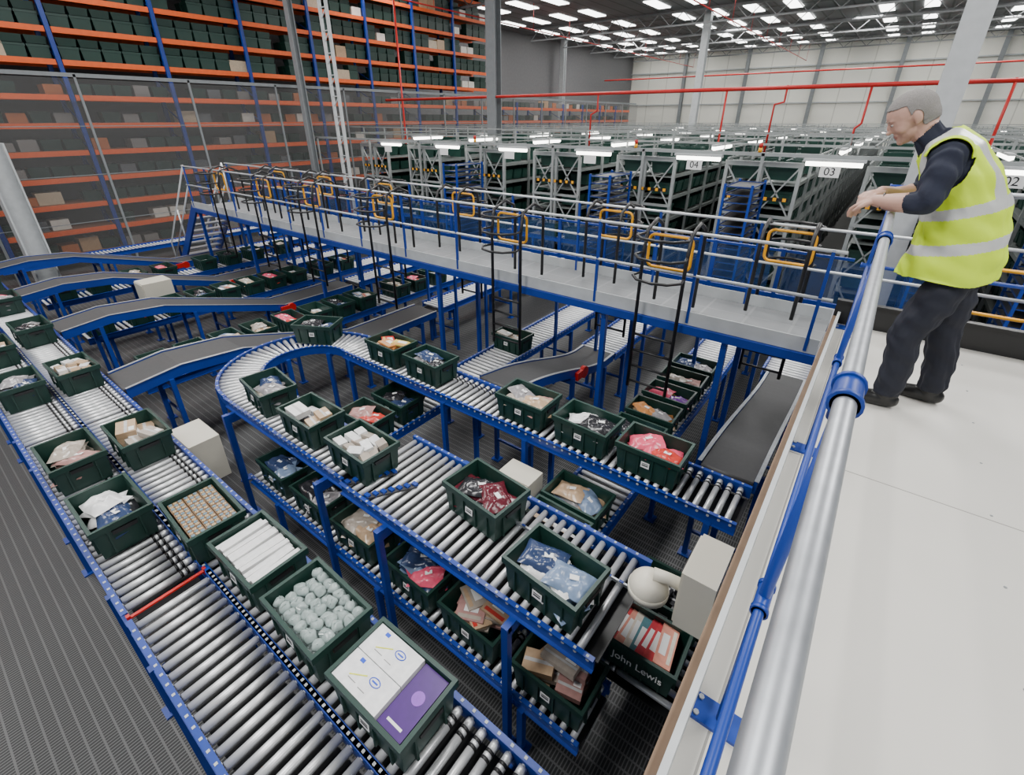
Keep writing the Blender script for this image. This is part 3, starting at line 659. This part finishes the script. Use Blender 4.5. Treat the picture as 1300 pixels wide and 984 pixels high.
for i,a in enumerate(aisles):
    e=ob('aisle_lamp',None,loc=(a,11.72,3.50),label='bright fluorescent lamp hanging at the aisle mouth',cat='lamp',group='aisle lamps')
    ob('housing',hsm,parent=e); ob('tube',tbm,parent=e)
    s=ob('aisle_sign',SBm,loc=(a-.02,11.58,3.36),label='white aisle number plate',cat='sign',group='aisle signs')
    num={1.58:'02',-1.01:'03',-3.64:'04'}.get(a)
    if num: text('number',num,.2,BLACK,s,(0,-.013,0),(PI/2,0,0))
    for y in (13.5,17,21,26,32,40):
        e=ob('aisle_lamp',None,loc=(a,y,3.66),label='bright fluorescent lamp above a storage aisle',cat='lamp',group='aisle lamps')
        ob('housing',h2,parent=e); ob('tube',t2,parent=e)
for y in (13.5,17,21,26,32,40):
    g=G(); g.bar((-19,y,3.74),(8,y,3.74),.05,.05); 
    for x in np.arange(-18,8,1.31): g.bar((x,y,3.4),(x,y,4.0),.04,.04)
    g.bar((-19,y,3.98),(8,y,3.98),.035,.035)
    g.mk('cable_frame',[TRAYL],label='grey cable frame crossing above the storage racks',cat='frame',group='cable frames')
def pipe(pts,r,lab): g=G(); g.tube(pts,r,8); g.mk('fire_pipe',[RED],label=lab,cat='pipe')
pipe([(-17,14,4.95),(9,14,4.95)],.045,'long horizontal red fire main above the racks')
pipe([(-3.9,14,4.95),(-3.9,14,3.5)],.025,'red drop pipe down to the racks')
pipe([(-2.55,14,5.0),(-2.55,14,4.65),(-2.75,14,4.6),(-2.75,14,3.4)],.025,'bent red drop pipe down to the racks')
pipe([(-.9,14,4.95),(-.9,14,4.2),(-1.0,14,4.1),(-1.0,14,3.4)],.025,'red drop pipe down to the racks')
pipe([(1.35,14,5.0),(1.35,14,3.3)],.028,'red drop pipe with valve')
pipe([(-7.5,14,4.95),(-7.5,14,4.5),(-7.7,14,4.4),(-7.7,14,3.5)],.025,'bent red drop pipe down to the racks')
pipe([(-22,42,7.2),(14,42,7.2)],.05,'long horizontal red fire main near the far wall')
pipe([(-16.6,14.5,.0),(-16.6,14.5,9)],.035,'tall vertical red riser pipe')
for x in (-2.4,-5.2,-10.4):
    e=ob('warning_beacon',None,loc=(x,11.8,3.655),label='small red and amber warning beacon on a beam',cat='beacon',group='warning beacons')
    g=G(); g.tube([(0,0,0),(0,0,.09)],.04,10); g.mk('amber_lens',[YEL],parent=e)
    g=G(); g.tube([(0,0,.09),(0,0,.18)],.04,10); g.mk('red_lens',[RED],parent=e)
# ---------------------------------------------------------------- pallet racking (left)
X0=-20.0
lv=(.35,1.1,1.85,2.6,3.35,4.1,4.85,5.75,6.55,7.35,8.15,8.95,9.75)
ug=G()
for d in (0,-1.1): ug.box((d,0,5),(.11,.11,10))
for k in range(12): ug.bar((0,0,.2+k*.8),(-1.1,0,.2+k*.8+.5),.03,.03)
UM=ug.mesh('upright_frame',[BLUE])
ug=G()
for d in (0,-1.1): ug.box((d,0,2.6),(.11,.11,5.2))
for k in range(6): ug.bar((0,0,.2+k*.8),(-1.1,0,.2+k*.8+.5),.03,.03)
UMs=ug.mesh('upright_frame',[BLUE])
bg=G(); bg.box((0,1.35,0),(.05,2.6,.14)); bg.box((-1.1,1.35,0),(.05,2.6,.14)); BM=bg.mesh('beam',[ORANGE])
sg=G(); sg.box((-.55,1.35,.07),(1.05,2.6,.02)); SM=sg.mesh('shelf_panel',[mat('shelf_board',(.28,.11,.05),.7)])
stk=G(); cartM=[boxmesh((.5,.5,.42),(.45,.30,.17)),boxmesh((.45,.6,.35),(.55,.45,.32)),boxmesh((.5,.45,.3),(.75,.72,.65))]
ni=0
for b in range(17):
    yb=-3.5+b*2.75; tall=b<10
    e=ob('pallet_rack',None,loc=(X0,yb,0),label='tall blue and orange pallet rack bay with stored goods' if tall else 'lower blue and orange pallet rack bay',cat='rack',group='pallet rack bays')
    ob('upright_frame',UM if tall else UMs,parent=e,loc=(0,0,0)); 
    for z in lv if tall else lv[:7]:
        ob('beam',BM,parent=e,loc=(0,.03,z)); ob('shelf_panel',SM,parent=e,loc=(0,.03,z))
        for q in range(5):
            p=fr.random(); yy=yb+.35+q*.52; zz=z+.081
            if z>5:
                if p<.85:
                    if ni<110 and b<8 and z<8.5: ob('tote',SMALL,loc=(X0-.3,yy,zz),rot=(0,0,PI/2),sc=(.85,1,1.2),label='dark green tote stored on orange racking',cat='plastic tote',group='totes on the pallet racks'); ni+=1
                    else: tbox(stk,X0-.3,yy,zz,.39,.48,.34)
                    tbox(stk,X0-.8,yy,zz,.39,.48,.34)
                    if z<9: tbox(stk,X0-.3,yy,zz+.35,.39,.48,.2)
                elif p<.95: ob('carton',fr.choice(cartM),loc=(X0-.33,yy,zz),label='brown cardboard carton stored on racking',cat='carton',group='cartons on the pallet racks')
            else:
                if p<.45: tbox(stk,X0-.4,yy,zz,.45,.48,.3)
                elif p<.72: stk.box((X0-.5,yy,zz+.12),(.6,.42,.22+.2*fr.random()),1+int(fr.random()*3))
                elif p<.80: ob('carton',fr.choice(cartM),loc=(X0-.45,yy,zz),label='cardboard carton stored on racking',cat='carton',group='cartons on the pallet racks')
stk.mk('tote_stock',[GREEN,cm((.10,.11,.12)),cm((.45,.14,.04)),cm((.22,.21,.20))],label='rows of dark green totes on orange and blue racking',cat='plastic totes',kind='stuff')
e=ob('mesh_fence',None,loc=(-18.9,0,0),label='tall grey wire mesh fence in front of the racking',cat='fence')
for i in range(16):
    yy=-4+i*2.9
    g=G(); g.box((0,yy+1.45,2.7),(.006,2.84,5.2)); g.mk('mesh_panel',[FENCE],parent=e)
    g=G(); g.box((0,yy,2.7),(.06,.06,5.4)); g.mk('post',[GREY],parent=e)
g=G()
for z in (5.38,4.1,2.8,1.5): g.box((0,19,z),(.06 if z>5 else .02,46,.10 if z>5 else .02))
g.mk('frame_rail',[GREY],parent=e)
# ---------------------------------------------------------------- person
def build_person():
    g=G(); caps=[]; els=[]
    def T(tag,pts,r,side=None):
        g.tube(pts,r,16,0,side=side)
        for i in range(len(pts)-1):
            ra=r[i] if not isinstance(r[i],tuple) else sum(r[i])/2; rb=r[i+1] if not isinstance(r[i+1],tuple) else sum(r[i+1])/2
            caps.append((tag,pts[i],pts[i+1],ra,rb))
        if side is None:
            for i in (0,len(pts)-1): g.ell(pts[i],(r[i]*.99,)*3,0,nu=14,nv=8)
    Y=3.34
    T('torso',[(.385,Y,.77),(.39,Y,.84),(.39,Y,.92),(.37,Y,1.02),(.33,Y,1.14),(.265,Y,1.27),(.20,Y,1.375),(.14,Y,1.44),(.11,Y,1.465)],[(.150,.118),(.163,.136),(.165,.142),(.165,.145),(.168,.142),(.180,.135),(.180,.115),(.135,.085),(.080,.062)],side=(0,1,0))
    T('neck',[(.13,Y,1.42),(.06,Y,1.50),(.02,Y,1.55)],[.070,.062,.060])
    T('leg',[(.385,3.275,.80),(.345,3.262,.66),(.285,3.255,.47),(.305,3.26,.29),(.305,3.27,.12)],[.088,.094,.078,.073,.068])
    T('leg',[(.405,3.41,.80),(.44,3.43,.66),(.455,3.46,.47),(.50,3.475,.29),(.515,3.485,.12)],[.088,.094,.079,.073,.068])
    T('shoe',[(.335,3.27,.048),(.24,3.262,.046),(.145,3.25,.038)],[.044,.045,.036])
    T('shoe',[(.55,3.485,.048),(.455,3.49,.046),(.36,3.505,.038)],[.044,.045,.036])
    T('shoe',[(.305,3.27,.05),(.305,3.27,.11)],[.05,.045]); T('shoe',[(.515,3.485,.05),(.515,3.485,.11)],[.05,.045])
    T('sleeve',[(.18,3.18,1.385),(.170,3.13,1.29),(.16,3.105,1.19)],[.074,.067,.056])
    T('sleeve',[(.16,3.105,1.188),(.105,3.115,1.176)],[.054,.053])
    T('fore',[(.105,3.115,1.176),(.03,3.15,1.167),(-.04,3.19,1.165)],[.050,.045,.031])
    T('sleeve',[(.18,3.50,1.385),(.170,3.55,1.29),(.155,3.55,1.19)],[.074,.067,.056])
    T('sleeve',[(.155,3.55,1.188),(.10,3.50,1.178)],[.054,.053])
    T('fore',[(.10,3.50,1.178),(.03,3.42,1.172),(-.03,3.33,1.195)],[.050,.045,.031])
    def hand(w,d,n,thumb=1,curl=1.):
        w=Vector(w); d=Vector(d).normalized(); n=Vector(n); n=(n-d*n.dot(d)).normalized(); s=d.cross(n)*thumb
        c=w+d*.05
        g.ell(c,(.056,.043,.019),0,axes=(d,s,n)); els.append(('hand',c,(d,s,n),(.056,.043,.019)))
        for k,(o,l) in enumerate(((.030,.072),(.010,.080),(-.011,.075),(-.031,.060))):
            p=w+d*.088+s*o; pts=[p-d*.02,p]; a=0
            for q,f in enumerate((.42,.32,.26)):
                a+=(.35,.5,.4)[q]*(1+.12*k)*curl; dd=(d*math.cos(a)+n*math.sin(a)); p=p+dd*l*f; pts.append(p)
            T('hand',[tuple(x) for x in pts],[.0108,.0108,.0100,.0093,.0082])
        p=w+d*.022+s*.035; q=p+(s*.8+d*.7+n*.2).normalized()*.038; r2=q+(d*.9+s*.1+n*.4).normalized()*.032
        T('hand',[tuple(w+d*.015+s*.02),tuple(p),tuple(q),tuple(r2)],[.014,.013,.0115,.009])
    hand((-.04,3.19,1.165),(-.70,.45,-.32),(.1,.15,-1),1)
    hand((-.03,3.33,1.195),(-.52,-.85,-.10),(.15,.1,-1),-1,1.25)
    p=math.radians(35); yw=math.radians(12)
    f=Vector((-math.cos(p)*math.cos(yw),-math.cos(p)*math.sin(yw),-math.sin(p))).normalized(); s=Vector((0,0,1)).cross(f).normalized(); u=f.cross(s).normalized()
    H=Vector((-.015,3.335,1.56))
    def E(tag,a,b,c,ra,rb,rc):
        cc=H+f*a+s*b+u*c; g.ell(cc,(ra,rb,rc),0,axes=(f,s,u),nu=20,nv=14); els.append((tag,cc,(f,s,u),(ra,rb,rc)))
    E('head',-.012,0,.020,.105,.081,.094); E('head',-.035,0,-.015,.078,.072,.085)
    E('head',.035,0,-.010,.058,.068,.076); E('head',.028,0,-.055,.058,.060,.055); E('head',.050,0,-.075,.038,.042,.038)
    E('head',.075,0,.024,.016,.050,.012)
    E('head',.103,0,-.026,.013,.013,.011); E('head',.092,0,-.010,.013,.009,.024)
    E('head',.084,0,-.056,.009,.024,.006); E('head',.082,0,-.066,.009,.021,.007); E('head',.072,0,-.094,.020,.026,.017)
    for q in (-1,1):
        E('ear',-.010,q*.081,-.010,.019,.008,.031); E('head',.052,q*.042,-.030,.030,.024,.030); E('ear',.0,q*.078,-.032,.010,.007,.013)
    me=g.mesh('tmp',[]); o=D.objects.new('tmp',me); COL.objects.link(o)
    r=o.modifiers.new('r','REMESH'); r.mode='VOXEL'; r.voxel_size=.0048
    sm=o.modifiers.new('s','SMOOTH'); sm.iterations=5; sm.factor=.5
    bpy.context.view_layer.update(); dg=bpy.context.evaluated_depsgraph_get()
    m2=D.meshes.new_from_object(o.evaluated_get(dg)); D.objects.remove(o)
    nv=len(m2.vertices); co=np.empty(nv*3); m2.vertices.foreach_get('co',co); co=co.reshape(-1,3)
    no=np.empty(nv*3); m2.vertex_normals.foreach_get('vector',no); no=no.reshape(-1,3)
    nf=len(m2.polygons); fc=np.empty(nf*3); m2.polygons.foreach_get('center',fc); fc=fc.reshape(-1,3)
    tags=[];best=np.full(nf,9e9);idx=np.zeros(nf,int)
    def upd(dist,k):
        mk=dist<best; best[mk]=dist[mk]; idx[mk]=k
    for t,a,b,ra,rb in caps:
        a=np.array(a);b=np.array(b);ab=b-a; tt=np.clip(((fc-a)@ab)/(ab@ab),0,1); q=a+tt[:,None]*ab
        if t not in tags: tags.append(t)
        upd(np.linalg.norm(fc-q,axis=1)-(ra+(rb-ra)*tt),tags.index(t))
    for t,c,ax,rr in els:
        c=np.array(c); l=[((fc-c)@np.array(x))/r_ for x,r_ in zip(ax,rr)]
        if t not in tags: tags.append(t)
        upd((np.sqrt(l[0]**2+l[1]**2+l[2]**2)-1)*min(rr),tags.index(t))
    mats=[mat('skin',(.54,.32,.25),.5,0,.08,30),mat('navy_shirt',(.012,.016,.035),.8,0,.2,20,.3),mat('navy_trousers',(.008,.010,.020),.8,0,.2,14,.4),mat('shoe_leather',(.008,.008,.008),.3),mat('grey_hair_stubble',(.25,.235,.225),.9,0,.35,220,.4),mat('lip',(.38,.18,.15),.5)]
    mi=np.zeros(nf,int); tn=np.array([tags.index(t) if t in tags else -1 for t in ('torso','leg','sleeve','shoe')])
    mi[idx==tn[0]]=1; mi[(idx==tn[0])&(fc[:,2]<.93)]=2; mi[idx==tn[1]]=2; mi[idx==tn[2]]=1; mi[idx==tn[3]]=3
    mi[fc[:,2]<.085]=3
    ax_=np.array([-.36,0,.933]); ss=(fc-np.array([.39,0,.80]))@ax_
    mi[(idx==tags.index('neck'))&(ss<.725)]=1
    hl=(fc-np.array(H)); hf=hl@np.array(f); hu=hl@np.array(u); hv=hl@np.array(s); hs=np.abs(hv)
    hd=(idx==tags.index('head'))
    mi[hd&(hf>.075)&(hs<.022)&(hu<-.052)&(hu>-.070)]=5
    for x in mats: m2.materials.append(x)
    m2.polygons.foreach_set('material_index',mi.astype(np.int32)); m2.polygons.foreach_set('use_smooth',np.ones(nf,bool)); 
    fv=[tuple(q.vertices) for q in m2.polygons]
    vm=np.zeros(nv,bool)
    for k in np.nonzero((mi==1)|(mi==2))[0]:
        for q in fv[k]: vm[q]=True
    x,y,z=co.T; dsp=.004*np.sin(38*z+14*x+9*np.sin(20*y))+.003*np.sin(60*z-25*y+30*x)
    co2=co.copy(); co2[vm]+=no[vm]*dsp[vm][:,None]
    m2.vertices.foreach_set('co',co2.ravel()); m2.update(); m2.name='body'
    P=ob('person',None,loc=(0,0,PL),label='person in hi-vis vest and navy clothes leaning on rail',cat='person')
    ob('body',m2,parent=P)
    def shell(name,mask,off,mats,mfun,label=None,th=.004,drop=None,smi=0):
        ids=np.nonzero(mask)[0]; used={}; V=[];F=[];M=[]
        for k in ids:
            q=[]
            for vi in fv[k]:
                if vi not in used:
                    used[vi]=len(V); c=co2[vi]; v=c+no[vi]*off(c)
                    if drop: v=v+np.array(drop(c))
                    V.append(tuple(v))
                q.append(used[vi])
            F.append(q); M.append(mfun(fc[k]))
        me=D.meshes.new(name); me.from_pydata(V,[],F)
        for x in mats: me.materials.append(x)
        me.polygons.foreach_set('material_index',M); me.polygons.foreach_set('use_smooth',[True]*len(F)); me.update()
        o=ob(name,me,parent=P,label=label)
        if smi: q=o.modifiers.new('sm','SMOOTH'); q.iterations=smi; q.factor=.5
        sd=o.modifiers.new('t','SOLIDIFY'); sd.thickness=th; sd.offset=1; return o
    HV=mat('hi_vis_yellow',(.62,.86,.015),.6,0,.06,12,.3); SV=mat('silver_band',(.60,.61,.60),.35,.2,.05)
    arm=(idx==tn[2])
    shc=[np.array([.18,3.185,1.385]),np.array([.18,3.495,1.385])]
    near=np.minimum(np.linalg.norm(fc-shc[0],axis=1),np.linalg.norm(fc-shc[1],axis=1))<.088
    nk=np.linalg.norm((fc-np.array([.09,Y,1.475])),axis=1)
    vest=((idx==tn[0])|(idx==tn[1])|(arm&near&(fc[:,2]>1.38)&(np.abs(fc[:,1]-Y)<.19)))&(ss>-.02)&(nk>.105)&(fc[:,2]>.785)
    def vm_(c):
        s_=(c[0]-.39)*-.36+(c[2]-.80)*.933
        if .14<s_<.195 or .32<s_<.375: return 1
        if s_>.37 and .075<abs(c[1]-Y)<.125: return 1
        return 0
    def drop(c):
        fct=min(1,max(0,(.40-c[0])/.14)); low=max(0,(1.16-c[2])/.34); return (-.085*fct*low,0,0)
    shell('hi_vis_vest',vest,lambda p:.014+.012*max(0,(1.0-p[2])/.2)+.004*math.sin(30*p[1]+18*p[2])*(1 if p[2]<1.3 else .3),[HV,SV],vm_,'yellow hi-vis vest with silver reflective bands',drop=drop,smi=10)
    hd2=hd|((idx==tags.index('neck'))&(hu>-.07))
    hair=hd2&(((hf>.012)&(hu>.060+.18*(hf-.012))&(hf<.075))|((hf<=.012)&(hf>-.02)&(hu>.012))|((hf<=-.02)&(hu>-.062)))
    shell('hair',hair,lambda p:.0018,[mats[4]],lambda c:0,'short cropped grey hair',th=.0018,smi=2)
    for q in (-1,1):
        gg=G(); c=H+f*.0810+s*(q*.029)+u*.004
        gg.ell(c,(.008,.012,.006),0,axes=(f,s,u),nu=12,nv=8); gg.ell(c+f*.005,(.004,.0052,.0050),1,axes=(f,s,u),nu=10,nv=6); gg.mk('eye',[mat('eye_white',(.42,.38,.35),.3),BLACK],parent=P)
        gg=G(); c=H+f*.0890+s*(q*.029)+u*.026
        gg.ell(c,(.003,.016,.003),0,axes=(f,s,u),nu=10,nv=6); gg.mk('eyebrow',[mat('brow_hair',(.22,.16,.13),.8)],parent=P)
    gg=G(); gg.tube([tuple(Vector((-.015,3.178,1.165))+Vector((.0,math.cos(a)*.037,math.sin(a)*.037))) for a in [i*PI/8 for i in range(16)]],.006,6,closed=True); gg.mk('wristwatch',[BLACK],parent=P)
build_person()
# ---------------------------------------------------------------- lights
def area(x,y,z,sx,sy,e):
    l=D.lights.new('ceiling_light','AREA'); l.shape='RECTANGLE'; l.size=sx; l.size_y=sy; l.energy=e; l.color=(1,.99,.97)
    o=D.objects.new('ceiling_light',l); COL.objects.link(o); o.location=(x,y,z); return o
for x in (-20,-12,-4,4):
    for y in (-2,6,16,28,42): area(x,y,HC-.15 if y<20 else HC-.05,1.4,4,620)
W=D.worlds.new('World'); SC.world=W; W.use_nodes=True
W.node_tree.nodes['Background'].inputs[0].default_value=(.9,.95,1,1); W.node_tree.nodes['Background'].inputs[1].default_value=.5
# ---------------------------------------------------------------- camera
cam=D.cameras.new('Camera'); co_=D.objects.new('Camera',cam); COL.objects.link(co_)
cam.sensor_fit='HORIZONTAL'; cam.sensor_width=36; cam.lens=601/1300*36; cam.shift_y=-46/1300; cam.clip_start=.05; cam.clip_end=200
th=math.atan(.492); az=math.radians(37.3)
fw=Vector((-math.sin(az)*math.cos(th),math.cos(az)*math.cos(th),-math.sin(th)))
co_.location=(0,0,C); co_.rotation_euler=fw.to_track_quat('-Z','Y').to_euler(); SC.camera=co_
